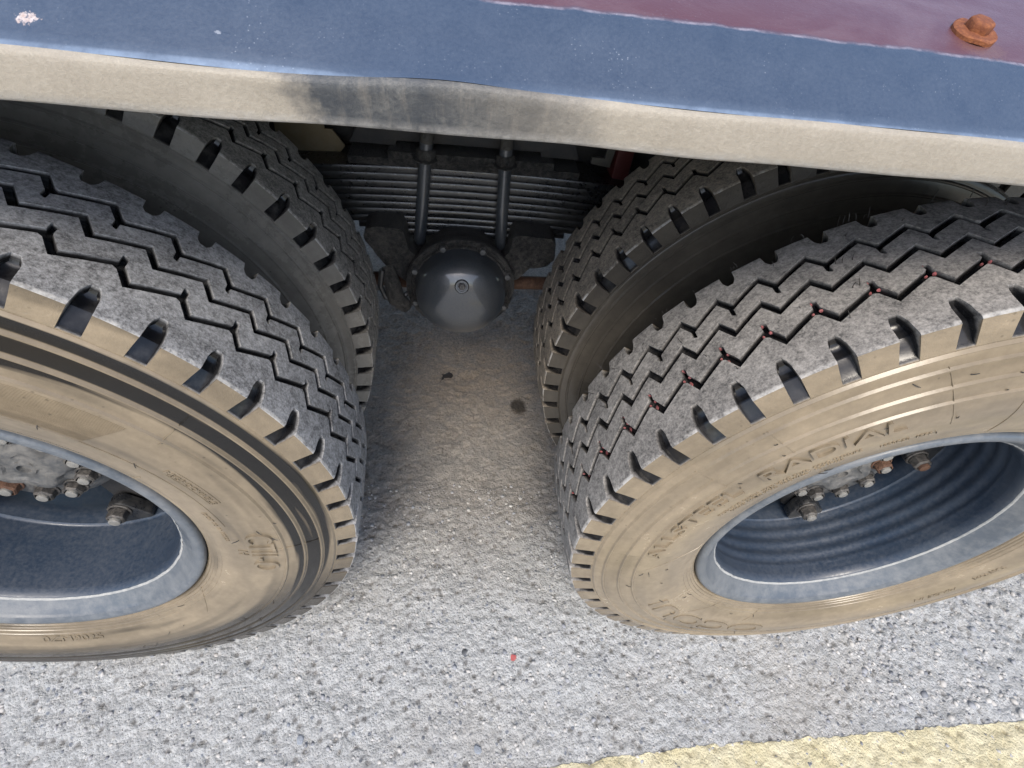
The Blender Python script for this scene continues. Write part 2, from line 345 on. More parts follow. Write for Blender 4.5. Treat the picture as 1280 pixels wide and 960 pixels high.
# ------------------------------------------------------------------ ground
def lines(a, b, step, far, g=1.28):
    m = np.arange(a, b+step/2, step); out = [m]
    lo, hi, s = a, b, step; L = []; Hh = []
    while hi < far:
        s *= g; hi += s; lo -= s; L.append(lo); Hh.append(hi)
    return np.concatenate([np.array(L[::-1]), m, np.array(Hh)])
def vnoise(X, Y, s, seed):
    r = np.random.default_rng(seed); T = r.random((256, 256))
    x = X*s; y = Y*s; xi = np.floor(x).astype(int); yi = np.floor(y).astype(int); fx = x-xi; fy = y-yi
    fx = fx*fx*(3-2*fx); fy = fy*fy*(3-2*fy)
    q = lambda i, j: T[(xi+i) % 256, (yi+j) % 256]
    return (q(0, 0)*(1-fx)+q(1, 0)*fx)*(1-fy)+(q(0, 1)*(1-fx)+q(1, 1)*fx)*fy
def worley(X, Y, s, seed):
    r = np.random.default_rng(seed); J = r.random((256, 256, 3))
    x = X*s; y = Y*s; xi = np.floor(x).astype(int); yi = np.floor(y).astype(int)
    best = np.full(X.shape, 9.0); idv = np.zeros(X.shape)
    for i in (-1, 0, 1):
        for j in (-1, 0, 1):
            c = J[(xi+i) % 256, (yi+j) % 256]
            d = np.hypot(xi+i+c[..., 0]-x, yi+j+c[..., 1]-y)
            m = d < best; best = np.where(m, d, best); idv = np.where(m, c[..., 2], idv)
    return best, idv
def ground_height(X, Y):
    e, _ = worley(X, Y, 62, 3); p, pid = worley(X+7.3, Y+2.1, 48, 5)
    rough_right = np.clip((X-1.05)/0.35, 0, 1)
    smooth_in = np.clip((Y-0.30)/0.45, 0, 1)
    near = 1-0.55*smooth_in
    h = (0.5-e)*0.0052*near + (vnoise(X, Y, 22, 1)-0.5)*0.006 + (vnoise(X, Y, 130, 2)-0.5)*0.0042*near + (vnoise(X, Y, 5, 9)-0.5)*0.006
    e2, id2 = worley(X+3.1, Y+4.7, 30, 8)
    h += rough_right*np.clip(0.45-e2, 0, 1)*np.where(id2 > .35, 1, -.5)*0.020
    # crusted dirt below the chassis: ridged flakes
    cr = 1-np.abs(2*vnoise(X, Y, 38, 21)-1); cr2 = 1-np.abs(2*vnoise(X+Y*.4, Y, 85, 22)-1)
    h += np.clip((Y-0.10)/0.35, 0, 1)*((cr**2-0.4)*0.0050+(cr2**2-0.4)*0.0030)*(0.55+0.9*vnoise(X, Y, 6, 23))
    pit = np.where(pid > 0.80, np.clip(1-p/0.36, 0, 1), 0)*(1-0.5*smooth_in)
    return h - pit*0.0055, np.clip(pit*2, 0, 1)
def make_ground():
    xs = lines(-1.0, 1.85, 0.0046, 400); ys = lines(-0.24, 1.40, 0.0046, 400)
    X, Y = np.meshgrid(xs, ys, indexing='ij')
    h, pit = ground_height(X, Y)
    near = ((X > -1.6) & (X < 2.5) & (Y > -.8) & (Y < 2.2))
    h = np.where(near, h, 0); pit = np.where(near, pit, 0)
    nx, ny = X.shape
    co = np.stack([X, Y, h], -1).reshape(-1, 3)
    i = np.arange(nx-1)[:, None]; j = np.arange(ny-1)[None]
    a = i*ny+j; q = np.stack([a, a+ny, a+ny+1, a+1], -1).reshape(-1, 4)
    return co, q, pit.reshape(-1), (X, Y, h)
def fast_mesh(name, co, q, attrs=None, smooth=True):
    me = bpy.data.meshes.new(name)
    me.vertices.add(len(co)); me.vertices.foreach_set('co', np.ascontiguousarray(co, np.float32).ravel())
    me.loops.add(q.size); me.loops.foreach_set('vertex_index', np.ascontiguousarray(q, np.int32).ravel())
    me.polygons.add(len(q)); me.polygons.foreach_set('loop_start', np.arange(len(q), dtype=np.int32)*q.shape[1])
    me.update(calc_edges=True)
    for k, v in (attrs or {}).items():
        at = me.attributes.new(k, 'FLOAT', 'POINT'); at.data.foreach_set('value', np.ascontiguousarray(v, np.float32))
    if smooth: me.polygons.foreach_set('use_smooth', np.ones(len(q), dtype=bool))
    return me
co, q, pit, _ = make_ground()
tag(link('ground', fast_mesh('ground', co, q, {'pit': pit}), m_ground), 'rough grey concrete yard with exposed aggregate, browner under the truck', kind='structure')
# painted yellow line: a sheet that follows the ground 1.5 mm above it, its far edge slightly ragged
xs = np.arange(0.10, 3.2, 0.0052); vs = np.linspace(0, 1, 34)
edge = -0.198 + np.clip((xs-0.17)/0.29, 0, 1)*0.017 + np.clip((xs-0.46)/0.83, 0, None)*0.009
edge = edge + (vnoise(xs, xs*0, 60, 12)-.5)*0.006 + (vnoise(xs, xs*0, 170, 13)-.5)*0.004
taper = np.clip((xs-0.10)/0.05, 0, 1)
X = np.repeat(xs[:, None], 34, 1); Yl = edge[:, None] - vs[None]*0.16*taper[:, None]
h, pit = ground_height(X, Yl)
nx, ny = X.shape
i = np.arange(nx-1)[:, None]; j = np.arange(ny-1)[None]; a = i*ny+j
tag(link('painted_line', fast_mesh('painted_line', np.stack([X, Yl, h+0.0016], -1).reshape(-1, 3), np.stack([a, a+1, a+ny+1, a+ny], -1).reshape(-1, 4), {'pit': pit.reshape(-1)}), m_line),
    'worn pale yellow painted line on the concrete', kind='structure')

# ------------------------------------------------------------------ tyre
NP = 56; M = 9; PITCH = 2*math.pi/NP
def zig(f):
    f = f % 1.0
    return 1-2*f/0.235 if f < 0.235 else -1+2*(f-0.235)/0.765
def tyre_mesh(name, Rt, rlug, theta0, depth=0.011, ridges=(0.408, 0.434, 0.458), flat_z=-0.504, jit=0, gw=0.0036):
    cols = []      # each: f[M], y[M], r[M], top[M], wall
    Rc = lambda y: Rt + 0.0028*(1-min(1, ((y-0.125)/0.098)**2))
    uni = [-0.29+0.0, -0.27, -0.11, -0.03, 0.13, 0.15, 0.33, 0.45, 0.58]
    def const(y, r, wall=1.0, top=0.0): cols.append((uni, [y]*M, [r]*M, [top]*M, wall))
    # ---- side profile (outer face), y measured from the outermost bulge
    base = [(0.278, 0.050), (0.284, 0.036), (0.2880, 0.0275), (0.2905, 0.0235), (0.2935, 0.0222), (0.2945, 0.0200), (0.2985, 0.0190), (0.2993, 0.0172), (0.3040, 0.0162), (0.3048, 0.0148),
            (0.3110, 0.0125), (0.3118, 0.0112), (0.322, 0.0085), (0.335, 0.0052), (0.350, 0.0022), (0.365, 0.0005), (0.380, 0.0), (0.392, 0.0008)]
    ys = lambda r: np.interp(r, [0.380, 0.392, 0.405, 0.42, 0.44, 0.455, rlug-0.002], [0, 0.0008, 0.0022, 0.0046, 0.0090, 0.0130, 0.0180])
    for rr in ridges:
        for dr, dy in ((-0.0042, 0), (-0.0026, -0.0019), (-0.0008, -0.0021), (0.0012, 0.0006), (0.0028, 0.0006)): base.append((rr+dr, float(ys(rr+dr))+dy))
        base.append((rr+0.012, float(ys(rr+0.012))))
    base += [(rlug-0.0045, float(ys(rlug-0.0045))-0.0008), (rlug-0.0028, float(ys(rlug-0.0028))+0.0006), (rlug-0.0016, 0.0200)]
    prof = sorted(base)
    for r, y in prof: const(y, r)
    # ---- outer shoulder with its notches; k-th column: land (y,r), notch (y,r), half width
    def shoulder(mir, off):
        H = rlug; D = Rt-rlug
        L = [((0.0200, H), (0.0200, H), 0.165, 1), ((0.0203, H+0.0010), (0.0262, H+0.0030), 0.165, 1), ((0.0236, H+D*.52), (0.0330, H+D*.34), 0.160, 1),
             ((0.0262, H+D*.93), (0.0400, H+D*.52), 0.152, 1), ((0.0262, H+D*.95), (0.0400, H+D*.52), 0.152, 0), ((0.0285, Rt-0.0003), (0.0415, H+D*.54), 0.150, 0), ((0.0314, Rt+0.0001), (0.0430, H+D*.55), 0.147, 0), ((0.0460, Rc(0.046)), (0.0490, H+D*.58), 0.132, 0),
             ((0.0535, Rc(0.053)), (0.0545, H+D*.66), 0.098, 0), ((0.0580, Rc(0.058)), (0.0568, H+D*.76), 0.060, 0), ((0.0595, Rc(0.0595)), (0.0595, Rc(0.0595)), 0.054, 0)]
        out = []
        for (ly, lr), (ny_, nr), hw, wall in L:
            f = [off-hw-0.016, off-hw, off-hw*.4, off+hw*.4, off+hw, off+hw+0.016]; e = off-hw-0.016+1
            f += [f[-1]+(e-f[-1])*t for t in (.25, .5, .75)]
            dep = [0, 1, 1, 1, 1, 0, 0, 0, 0]
            if mir: f = f[5:] + [v+1 for v in f[:5]]; dep = dep[5:] + dep[:5]
            same = (ly, lr) == (ny_, nr)
            y = [ny_ if d else ly for d in dep]; r = [nr if d else lr for d in dep]
            tp = [0.0 if (d and not same) else (1.35 if lr > Rt-0.0036 and ly < 0.03 else 1.0) for d in dep]
            if wall: wl = [0.0 if (d and not same) else 1.0 for d in dep]
            else: wl = [0.0]*M
            if mir: y = [0.25-(v if v < 0.032 else 0.032+(v-0.032)*0.66) for v in y]
            out.append((f, y, r, tp, wl))
        return out[::-1] if mir else out
    cols += shoulder(False, -0.07)
    # ---- grooves
    A = 0.0115; wd = gw
    def groove(yc, sh, slot_f, slot_dir):
        s = slot_f
        sl = [0, 1, 1, 0] + [0]*5
        if slot_dir > 0: f = [-0.062, -0.040, 0.035, 0.056, 0.235, 0.39, 0.54, 0.68, 0.82]
        elif slot_dir == 0: f = [v-sh for v in (-0.06, 0.02, 0.12, 0.21, 0.30, 0.445, 0.56, 0.68, 0.82)]
        else:
            f = [-0.44, -0.28, -0.12, 0.0, 0.185, 0.205, 0.265, 0.285, 0.40]; sl = [0, 0, 0, 0, 0, 1, 1, 0, 0]
        PW = PITCH*Rt
        def nrm_at(v):        # mitred normal of the zigzag at v, in (along, across) metres
            dv = 0.012; ts = []
            for a_, b_ in ((v-dv, v-1e-4), (v+1e-4, v+dv)):
                d_ = np.array([(b_-a_)*PW, A*(zig(b_)-zig(a_))]); ts.append(d_/np.linalg.norm(d_))
            n1, n2 = [np.array([-t_[1], t_[0]]) for t_ in ts]; m_ = (n1+n2)/np.linalg.norm(n1+n2); return m_/max(0.55, float(m_ @ n1))
        zz = [A*zig(v) for v in f]; snap = lambda v: 0.235 if abs(v % 1-0.235) < 0.075 else (0.0 if min(v % 1, 1-v % 1) < 0.075 else v)
        nn = [nrm_at(snap(v)) for v in f]
        def c(dy, flag):      # flag per sample: 1 = low
            e_ = max(-wd-0.0009, min(wd+0.0009, dy)); ex = dy-e_
            fs = [v+sh+n_[0]*e_/PW for v, n_ in zip(f, nn)]
            y = [yc+z_+n_[1]*e_+ex for z_, n_ in zip(zz, nn)]; low = [flag if isinstance(flag, int) else flag[k] for k in range(M)]
            r = [Rc(v)-depth*l for v, l in zip(y, low)]
            cols.append((fs, y, r, [0.0 if l else 1.0 for l in low], [0.0]*M))
        e = wd; t = 0.0009
        if slot_dir < 0: c(-e-0.0095-t, 0); c(-e-0.0095, sl)
        c(-e-t, sl if slot_dir < 0 else 0); c(-e, 1); c(e, 1); c(e+t, sl if slot_dir > 0 else 0)
        if slot_dir > 0: c(e+0.0095, sl); c(e+0.0095+t, 0)
    groove(0.0905, 0.0, 0.0, 1)
    groove(0.1335, 0.21, 0.0, 0)
    groove(0.1735, 0.42, 0.235, -1)
    cols += shoulder(True, -0.10+0.0)
    for r, y in prof[::-1]: const(0.25-y, r)
    nc = len(cols)
    # pitches of three lengths, as moulded tyres have
    pr = np.random.default_rng(jit+1); pl = pr.choice([0.94, 1.0, 1.07], NP); pl = pl/pl.sum(); cum = np.concatenate([[0], np.cumsum(pl)])
    def ang(k):     # k in pitches
        fl = np.floor(k); fr = k-fl; a_ = cum[(fl.astype(int)) % NP] + np.floor(fl/NP) + fr*pl[fl.astype(int) % NP]
        return theta0 - a_*2*math.pi
    P = np.zeros((nc, NP*M, 3)); top = np.zeros((nc, NP*M)); wall = np.zeros((nc, NP*M))
    for c_, (f, y, r, tp, wl) in enumerate(cols):
        k = (np.arange(NP)[:, None] + np.array(f)[None]).reshape(-1)
        th = ang(k); rr = np.tile(r, NP); yy = np.tile(y, NP)
        P[c_, :, 0] = rr*np.cos(th); P[c_, :, 1] = yy; P[c_, :, 2] = rr*np.sin(th)
        top[c_] = np.tile(tp, NP); wall[c_] = np.tile(wl, NP) if isinstance(wl, list) else wl
    P[..., 2] = np.maximum(P[..., 2], flat_z)
    n = NP*M
    i = np.arange(nc-1)[:, None]; j = np.arange(n)[None]; jn = (j+1) % n
    q = np.stack([i*n+j, (i+1)*n+j, (i+1)*n+jn, i*n+jn], -1).reshape(-1, 4)
    me = fast_mesh(name, P.reshape(-1, 3), q[:, ::-1], {'top': top.reshape(-1), 'wall': wall.reshape(-1)})
    me.set_sharp_from_angle(angle=R(33))
    return me, ys, ang

def wall_y(r):
    return float(np.interp(r, [0.288, 0.2945, 0.304, 0.3115, 0.322, 0.335, 0.350, 0.365, 0.380, 0.392, 0.405, 0.42, 0.44, 0.455], [0.0275, 0.020, 0.0158, 0.0112, 0.0085, 0.0052, 0.0022, 0.0005, 0, 0.0008, 0.0022, 0.0046, 0.009, 0.013]))
def text_mesh(txt, size, th_mid, r0, flip=False, stretch=1.0, relief=0.0012, bold=0.0, slant=0.0):
    """raised lettering wrapped round the tyre wall; flip: tops of the letters face the hub"""
    cu = bpy.data.curves.new('lettering', 'FONT'); cu.body = txt; cu.size = size; cu.align_x = 'CENTER'; cu.extrude = 0.0005; cu.offset = bold
    cu.resolution_u = 4; cu.shear = slant
    t = bpy.data.objects.new('lettering', cu); C.objects.link(t)
    dg = bpy.context.evaluated_depsgraph_get(); me = bpy.data.meshes.new_from_object(t.evaluated_get(dg))
    bpy.data.objects.remove(t); bpy.data.curves.remove(cu)
    for v in me.vertices:
        x, y, z = v.co
        x *= stretch
        if flip: r = r0 - y; th = th_mid + x/r0
        else: r = r0 + y; th = th_mid - x/r0
        v.co = (r*math.cos(th), wall_y(r) - (relief if z > 0 else -0.001), r*math.sin(th))
    at = me.attributes.new('wall', 'FLOAT', 'POINT'); at.data.foreach_set('value', [1.0]*len(me.vertices))
    me.update()
    return me

# ------------------------------------------------------------------ the truck
truck = empty('truck', (0, 0.9, 0))
tag(truck, 'truck with blue and maroon side panel over two pairs of dual rear wheels', 'truck')
def part(name, bm, mat, **k):
    fix(bm); bm.transform(Matrix.Translation((0, -0.9, 0)))
    return obj(name, bm, mat, truck, **k)

def rim_mesh(ribs):
    p = [(0.040, 0.2800), (0.034, 0.2850), (0.0275, 0.2868), (0.0225, 0.2860), (0.0190, 0.2830), (0.0185, 0.2790), (0.0200, 0.2745), (0.0235, 0.2690)]
    p2 = [(0.0235, 0.2690), (0.0285, 0.2640), (0.0340, 0.2590), (0.0400, 0.2535), (0.0450, 0.2480)]
    p3 = [(0.0450, 0.2480), (0.0458, 0.2462), (0.0468, 0.2452), (0.0478, 0.2447)]
    p4 = [(0.0478, 0.2447), (0.0510, 0.2418), (0.060, 0.2410)]
    N = 64
    for k in range(N+1):
        y = 0.062 + (0.183-0.062)*k/N
        r = 0.2405 + 0.0015*(y-0.06)/0.12
        if ribs and y > 0.078: r -= 0.0012*math.cos((y-0.078)/0.0265*2*math.pi) * min(1, (y-0.078)/0.01)
        p4.append((y, r))
    p4 += [(0.1855, 0.2398), (0.187, 0.2375), (0.189, 0.2375)]
    return p, p2, p3, p4
def hexnut(bm, c, r, y0, y1, rot=0.0, stud=0.006, sr=0.011):
    Mx = Matrix.Translation((c[0], 0, c[1])) @ Matrix.Rotation(rot, 4, 'Y')
    rg = lathe(bm, [(y0, r*1.22), (y0-0.003, r*1.22), (y0-0.0035, r*1.02)], 20, M=Mx); cap(bm, rg[0], True)
    rg = lathe(bm, [(y0-0.0035, r), (y1+0.003, r), (y1, r*0.86), (y1, sr*1.05)], 6, M=Mx)
def wheel(loc, rot, mat, label, name_seed, rt, rlug, th0, outer, ribs=False, spoke0=0, hubc=(0, 0), depth=0.011, ridges=(0.408, 0.434, 0.458)):
    w_ = empty('wheel', (loc[0], loc[1]-0.9, loc[2]), rot, truck); w_['label'] = label
    me, ysf, angf = tyre_mesh('tyre', rt, rlug, R(th0), depth, ridges, jit=name_seed)
    link('tyre', me, mat, w_)
    p, p2, p3, p4 = rim_mesh(ribs)
    bm = bmesh.new(); lathe(bm, p4 + [(0.20, 0.2375), (0.225, 0.2375), (0.228, 0.241), (0.32, 0.241), (0.345, 0.25)], 144)
    fix(bm); 
    for f in bm.faces: f.normal_flip() if f.normal.dot(Vector((f.calc_center_median().x, 0, f.calc_center_median().z))) > 0 and False else None
    obj('rim_barrel', bm, m_rim if outer else m_dark, w_, smooth=50)
    bm = bmesh.new(); lathe(bm, p + p2, 160); fix(bm); obj('rim_flange', bm, m_lip if outer else m_dark, w_, smooth=50)
    bm = bmesh.new(); lathe(bm, p3, 160); fix(bm)
    for v in bm.verts:
        a = math.atan2(v.co.z, v.co.x); s = 1 + (0.0025*math.sin(a*37)*math.sin(a*11+1)+0.0018*math.sin(a*83+2)) * (1 if v.co.y < 0.0455 or v.co.y > 0.0475 else 0.3)
        v.co.x *= s; v.co.z *= s
    obj('rim_inner_edge', bm, m_edge if outer else m_dark, w_, smooth=50)
    if not outer: return w_
    hx, hz = hubc
    # hub barrel, shaft flange and its boss
    T = Matrix.Translation((hx, 0, hz))
    bm = bmesh.new()
    rg = lathe(bm, [(0.34, 0.135), (0.215, 0.135), (0.205, 0.120), (0.178, 0.110), (0.172, 0.106), (0.168, 0.098), (0.1675, 0.02)], 64, M=T); cap(bm, rg[-1])
    fix(bm); obj('hub', bm, m_hub, w_, smooth=40)
    bm = bmesh.new()
    prof = [(0.168, 0.094), (0.161, 0.094), (0.1590, 0.0915), (0.1585, 0.060), (0.156, 0.056), (0.147, 0.050), (0.1445, 0.046), (0.1445, 0.034), (0.148, 0.030), (0.1485, 0.018), (0.1455, 0.015), (0.145, 0.0095), (0.151, 0.0085), (0.152, 0.001)]
    rg = lathe(bm, prof, 60, M=T)
    # cast lobes on the boss make it read as a flower
    for v in bm.verts:
        x, z = v.co.x-hx, v.co.z-hz; r = math.hypot(x, z); a = math.atan2(z, x)
        if 0.016 < r < 0.058 and v.co.y < 0.158: s = 1+0.14*math.cos(a*5+0.4); v.co.x = hx+x*s; v.co.z = hz+z*s
    cap(bm, rg[-1]); fix(bm); obj('shaft_flange', bm, m_hub, w_, smooth=40)
    for k in range(10):
        a = 2*math.pi*k/10 + 0.30 + spoke0*0.01
        c = (hx+0.0765*math.cos(a), hz+0.0765*math.sin(a))
        bm = bmesh.new(); hexnut(bm, c, 0.0150, 0.1590, 0.1425, rot=random.random()); fix(bm)
        nut = obj('hub_nut', bm, m_rusty if (k*7+name_seed) % 10 in (2,) else m_nut, w_, smooth=25, bevel=0.0006, seg=1)
        bm = bmesh.new(); cyl(bm, 0.0084, 0.150, 0.1395, 16, Matrix.Translation((c[0], 0, c[1]))); fix(bm)
        obj('hub_stud', bm, m_stud, w_, smooth=25, bevel=0.0012)
    # cast spokes with clamp and nut at each end
    for k in range(5):
        a = R(spoke0 + 72*k); Mr = Matrix.Rotation(-a, 4, 'Y')       # +X -> direction a in xz
        bm = bmesh.new()
        rows = []
        for xr, hw, y0, y1 in ((0.085, 0.052, 0.205, 0.30), (0.13, 0.034, 0.215, 0.30), (0.18, 0.030, 0.212, 0.29), (0.226, 0.034, 0.206, 0.27)):
            rows.append([bm.verts.new((xr, y, z)) for y, z in ((y0+0.012, -hw), (y0, -hw*.6), (y0, hw*.6), (y0+0.012, hw), (y1, hw), (y1, -hw))])
        for p_, q_ in zip(rows, rows[1:]):
            for i_ in range(6): bm.faces.new((p_[i_], p_[(i_+1) % 6], q_[(i_+1) % 6], q_[i_]))
        bm.faces.new(rows[-1]); bm.faces.new(rows[0][::-1])
        bm.transform(Mr); fix(bm); obj('hub_spoke', bm, m_dark, w_, smooth=40, bevel=0.003)
        bm = bmesh.new()
        # rim clamp: an arched plate that bears on the rim edge
        arch = [(-0.030, 0.232), (-0.034, 0.222), (-0.030, 0.205), (-0.021, 0.186), (-0.010, 0.174), (0.004, 0.171), (0.016, 0.176), (0.024, 0.190), (0.033, 0.207), (0.040, 0.221), (0.038, 0.232)]
        f_ = [bm.verts.new((xx, 0.181, zz)) for zz, xx in arch]; b_ = [bm.verts.new((xx, 0.205, zz)) for zz, xx in arch]
        n_ = len(arch); bm.faces.new(f_); bm.faces.new(b_[::-1])
        for i_ in range(n_): bm.faces.new((f_[i_], f_[(i_+1) % n_], b_[(i_+1) % n_], b_[i_]))
        bm.transform(Mr); fix(bm); obj('rim_clamp', bm, m_black, w_, smooth=30, bevel=0.0025)
        bm = bmesh.new(); c = (0.193*math.cos(a), 0.193*math.sin(a)); hexnut(bm, c, 0.0165, 0.181, 0.159, rot=random.random()); fix(bm)
        obj('clamp_nut', bm, m_nut, w_, smooth=25, bevel=0.0007, seg=1)
        bm = bmesh.new(); cyl(bm, 0.0098, 0.165, 0.154, 16, Matrix.Translation((c[0], 0, c[1]))); fix(bm)
        obj('clamp_stud', bm, m_rusty if k % 2 else m_stud, w_, smooth=25, bevel=0.0012)
    return w_
H0 = 0.505
TL = dict(loc=(-0.6750, 0.0119, H0-0.0011), rot=(R(-0.5902), 0, R(2.6937)))
TR = dict(loc=(0.6750, 0.0, H0), rot=(R(0.6225), 0, R(0.6074)))
wl = wheel(TL['loc'], TL['rot'], m_tyre_worn, 'outer wheel at left with worn tread and painted black reflections on its dusty wall', 3, 0.5085, 0.4786, 58.9, True, False, -74, (0.006, 0.0), 0.0095)
wr = wheel(TR['loc'], TR['rot'], m_tyre_new, 'outer wheel at right with fresher tread marked red in one groove and evenly dusty wall', 5, 0.5045, 0.4697, 119.0, True, True, -69, (0.018, 0.006), 0.012, (0.404, 0.427, 0.452))
def off(T, dy, y0=0.0): 
    Mx = Matrix.Rotation(T['rot'][2], 4, 'Z'); v = Mx @ Vector((0, dy, 0)); return (T['loc'][0]+v.x, T['loc'][1]+v.y, T['loc'][2])
wheel(off(TL, 0.380), TL['rot'], m_tyre_inner_grey, 'inner wheel behind the worn left tyre, grey with dust painted paler as if lit', 11, 0.5075, 0.4760, 57.0, False)
wheel(off(TR, 0.3715), TR['rot'], m_tyre_inner, 'inner wheel behind the right tyre, brown with dirt', 13, 0.5055, 0.4730, 121.0, False)

# raised lettering on the tyre walls
def letters(w_, mat, *a, **k):
    o = link('raised_lettering', text_mesh(*a, **k), mat, w_); o['kind'] = 'stuff'; return o
letters(wr, m_tyre_new, 'ALLSTEEL  RADIAL', 0.030, R(150), 0.377, stretch=1.62, relief=0.0034)
letters(wr, m_tyre_new, 'MAX LOAD SINGLE  MAX LOAD DUAL  COLD PRESSURE', 0.0078, R(143), 0.3505, stretch=1.0)
letters(wr, m_tyre_new, 'TREAD 4 PLIES STEEL  SIDEWALL 1 PLY STEEL', 0.0078, R(143.5), 0.3410, stretch=1.0)
letters(wr, m_tyre_new, '1000R20  18PR', 0.0085, R(119), 0.342, stretch=1.1)
letters(wr, m_letter, 'OCOUI', 0.050, R(-121), 0.352, stretch=2.1, relief=0.0020, bold=0.0012)
letters(wr, m_tyre_new, 'MADE IN', 0.015, R(-37), 0.352, stretch=1.3, slant=0.3)
letters(wr, m_tyre_new, 'TUBE TYPE', 0.011, R(-20), 0.340, stretch=1.1)
letters(wl, m_tyre_worn, 'CTII-O', 0.052, R(-4.5), 0.360, stretch=0.70, relief=0.0034)
letters(wl, m_tyre_worn, 'H', 0.020, R(-5.0), 0.341, stretch=1.0, relief=0.0016)
letters(wl, m_tyre_worn, '0ZM9025', 0.022, R(-92), 0.3305, flip=True, stretch=1.15, relief=0.0014)
letters(wl, m_tyre_worn, 'DOT 18 11 10R20', 0.0095, R(7), 0.3290, stretch=1.1)
letters(wl, m_tyre_worn, 'REGROOVABLE', 0.0105, R(24), 0.3600, stretch=1.15)
letters(wl, m_tyre_worn, 'IIII IIIII IIII III IIIII IIII', 0.0080, R(62), 0.3130, stretch=1.0)
# a stamp outline round one of the words, fine mould seams across the walls and the hatched field of the left wall
SEAMS = {}
def seam(w_, mat, pts, wd=0.0006):
    bm = bmesh.new(); wall_ribbon(bm, pts, wd); fix(bm); obj('mould_seam', bm, mat, w_, smooth=60)
def wall_ribbon(bm, pts, wd=0.0006, h=0.0007):
    """pts: (theta, r); a fine raised moulding line on the wall"""
    P3 = []
    for th, r in pts: P3.append(Vector((r*math.cos(th), wall_y(r)-h*0.4, r*math.sin(th))))
    tube(bm, P3, wd, 5)
seam(wl, m_tyre_worn, [(R(36+0.1*k), 0.398+0.0085*k) for k in range(8)])
seam(wl, m_tyre_worn, [(R(-3.5+0.15*k), 0.398+0.0085*k) for k in range(8)])
seam(wl, m_tyre_worn, [(R(30.5-0.0*k), 0.302+0.003*k) for k in range(7)])
seam(wl, m_tyre_worn, [(R(-36-2.0*k), 0.297+0.008*k) for k in range(6)])
a0, a1, rA, rB = R(29.5), R(17.5), 0.357, 0.3715
seam(wl, m_tyre_worn, [(a0+(a1-a0)*t/10, rA) for t in range(11)] + [(a1, rB)] + [(a1+(a0-a1)*t/10, rB) for t in range(11)] + [(a0, rA)], 0.0005)
seam(wl, m_tyre_worn, [(R(60-2.5*k), 0.344) for k in range(22)], 0.0004)
bm = bmesh.new()
for k in range(30):
    r = 0.3445 + 0.0545*k/29; e = 44.4 - 3.4*k/29
    wall_ribbon(bm, [(R(e + (66-e)*t/14), r) for t in range(15)], 0.00055, 0.0006)
fix(bm); o = obj('hatched_field', bm, m_tyre_worn, wl, smooth=60)
for th, r0, r1, dth in ((137, 0.40, 0.455, 1.5), (112, 0.36, 0.455, 3.0), (178, 0.30, 0.385, 9), (-122, 0.30, 0.345, -10), (100, 0.31, 0.40, 2), (150, 0.395, 0.455, 1), (-100, 0.30, 0.34, -4)):
    seam(wr, m_tyre_new, [(R(th+dth*k/8), r0+(r1-r0)*k/8) for k in range(9)], 0.0005)
for w_ in (wl, wr):
    for ch in w_.children:
        if ch.name.split('.')[0] in ('mould_seam', 'hatched_field'):
            at = ch.data.attributes.new('wall', 'FLOAT', 'POINT'); at.data.foreach_set('value', [1.0]*len(ch.data.vertices))

# vent spews: thin rubber whiskers left by the mould
def whiskers(w_, rt, mat, n_t, n_w, seed, lo, hi):
    r_ = random.Random(seed); bm = bmesh.new()
    for k in range(n_t):
        th = R(r_.uniform(lo, hi)); y = r_.choice((0.071, 0.113, 0.155, 0.196, 0.222, 0.222)) + r_.uniform(-.003, .003)
        d = Vector((math.cos(th), 0, math.sin(th))); p = d*(rt+0.001); p.y = y
        L = r_.uniform(0.006, 0.014); b = Vector((r_.uniform(-1, 1), r_.uniform(-1, 1), r_.uniform(-1, 1)))*0.4
        tube(bm, [p, p+(d+b*.3)*L*.5, p+(d+b)*L], [0.0006, 0.0005, 0.0003], 4)
    for k in range(n_w):
        th = R(r_.uniform(lo-70, hi+90)); r = r_.uniform(0.305, 0.45); L = r_.uniform(0.004, 0.011)
        p = Vector((r*math.cos(th), wall_y(r), r*math.sin(th))); t = Vector((-math.sin(th), -0.15, math.cos(th))); ra = Vector((math.cos(th), 0, math.sin(th)))
        dd = (t*r_.uniform(-.6, .6) + ra*r_.uniform(-1, 1)).normalized(); dd.y = -0.35
        tube(bm, [p, p+dd*L*.5+Vector((0, -.0006, 0)), p+dd*L], [0.0006, 0.0006, 0.0004], 4)
    fix(bm); o = obj('vent_whiskers', bm, mat, w_, smooth=60); o['kind'] = 'stuff'
m_whisk = paint('rubber_whisker', (0.022, 0.02, 0.018), (0.1, 0.09, 0.08), 0.3, 0.5, 60, 0.1)
whiskers(wr, 0.5045, m_whisk, 46, 60, 3, 95, 170)
whiskers(wl, 0.5085, m_whisk, 0, 34, 5, -10, 70)
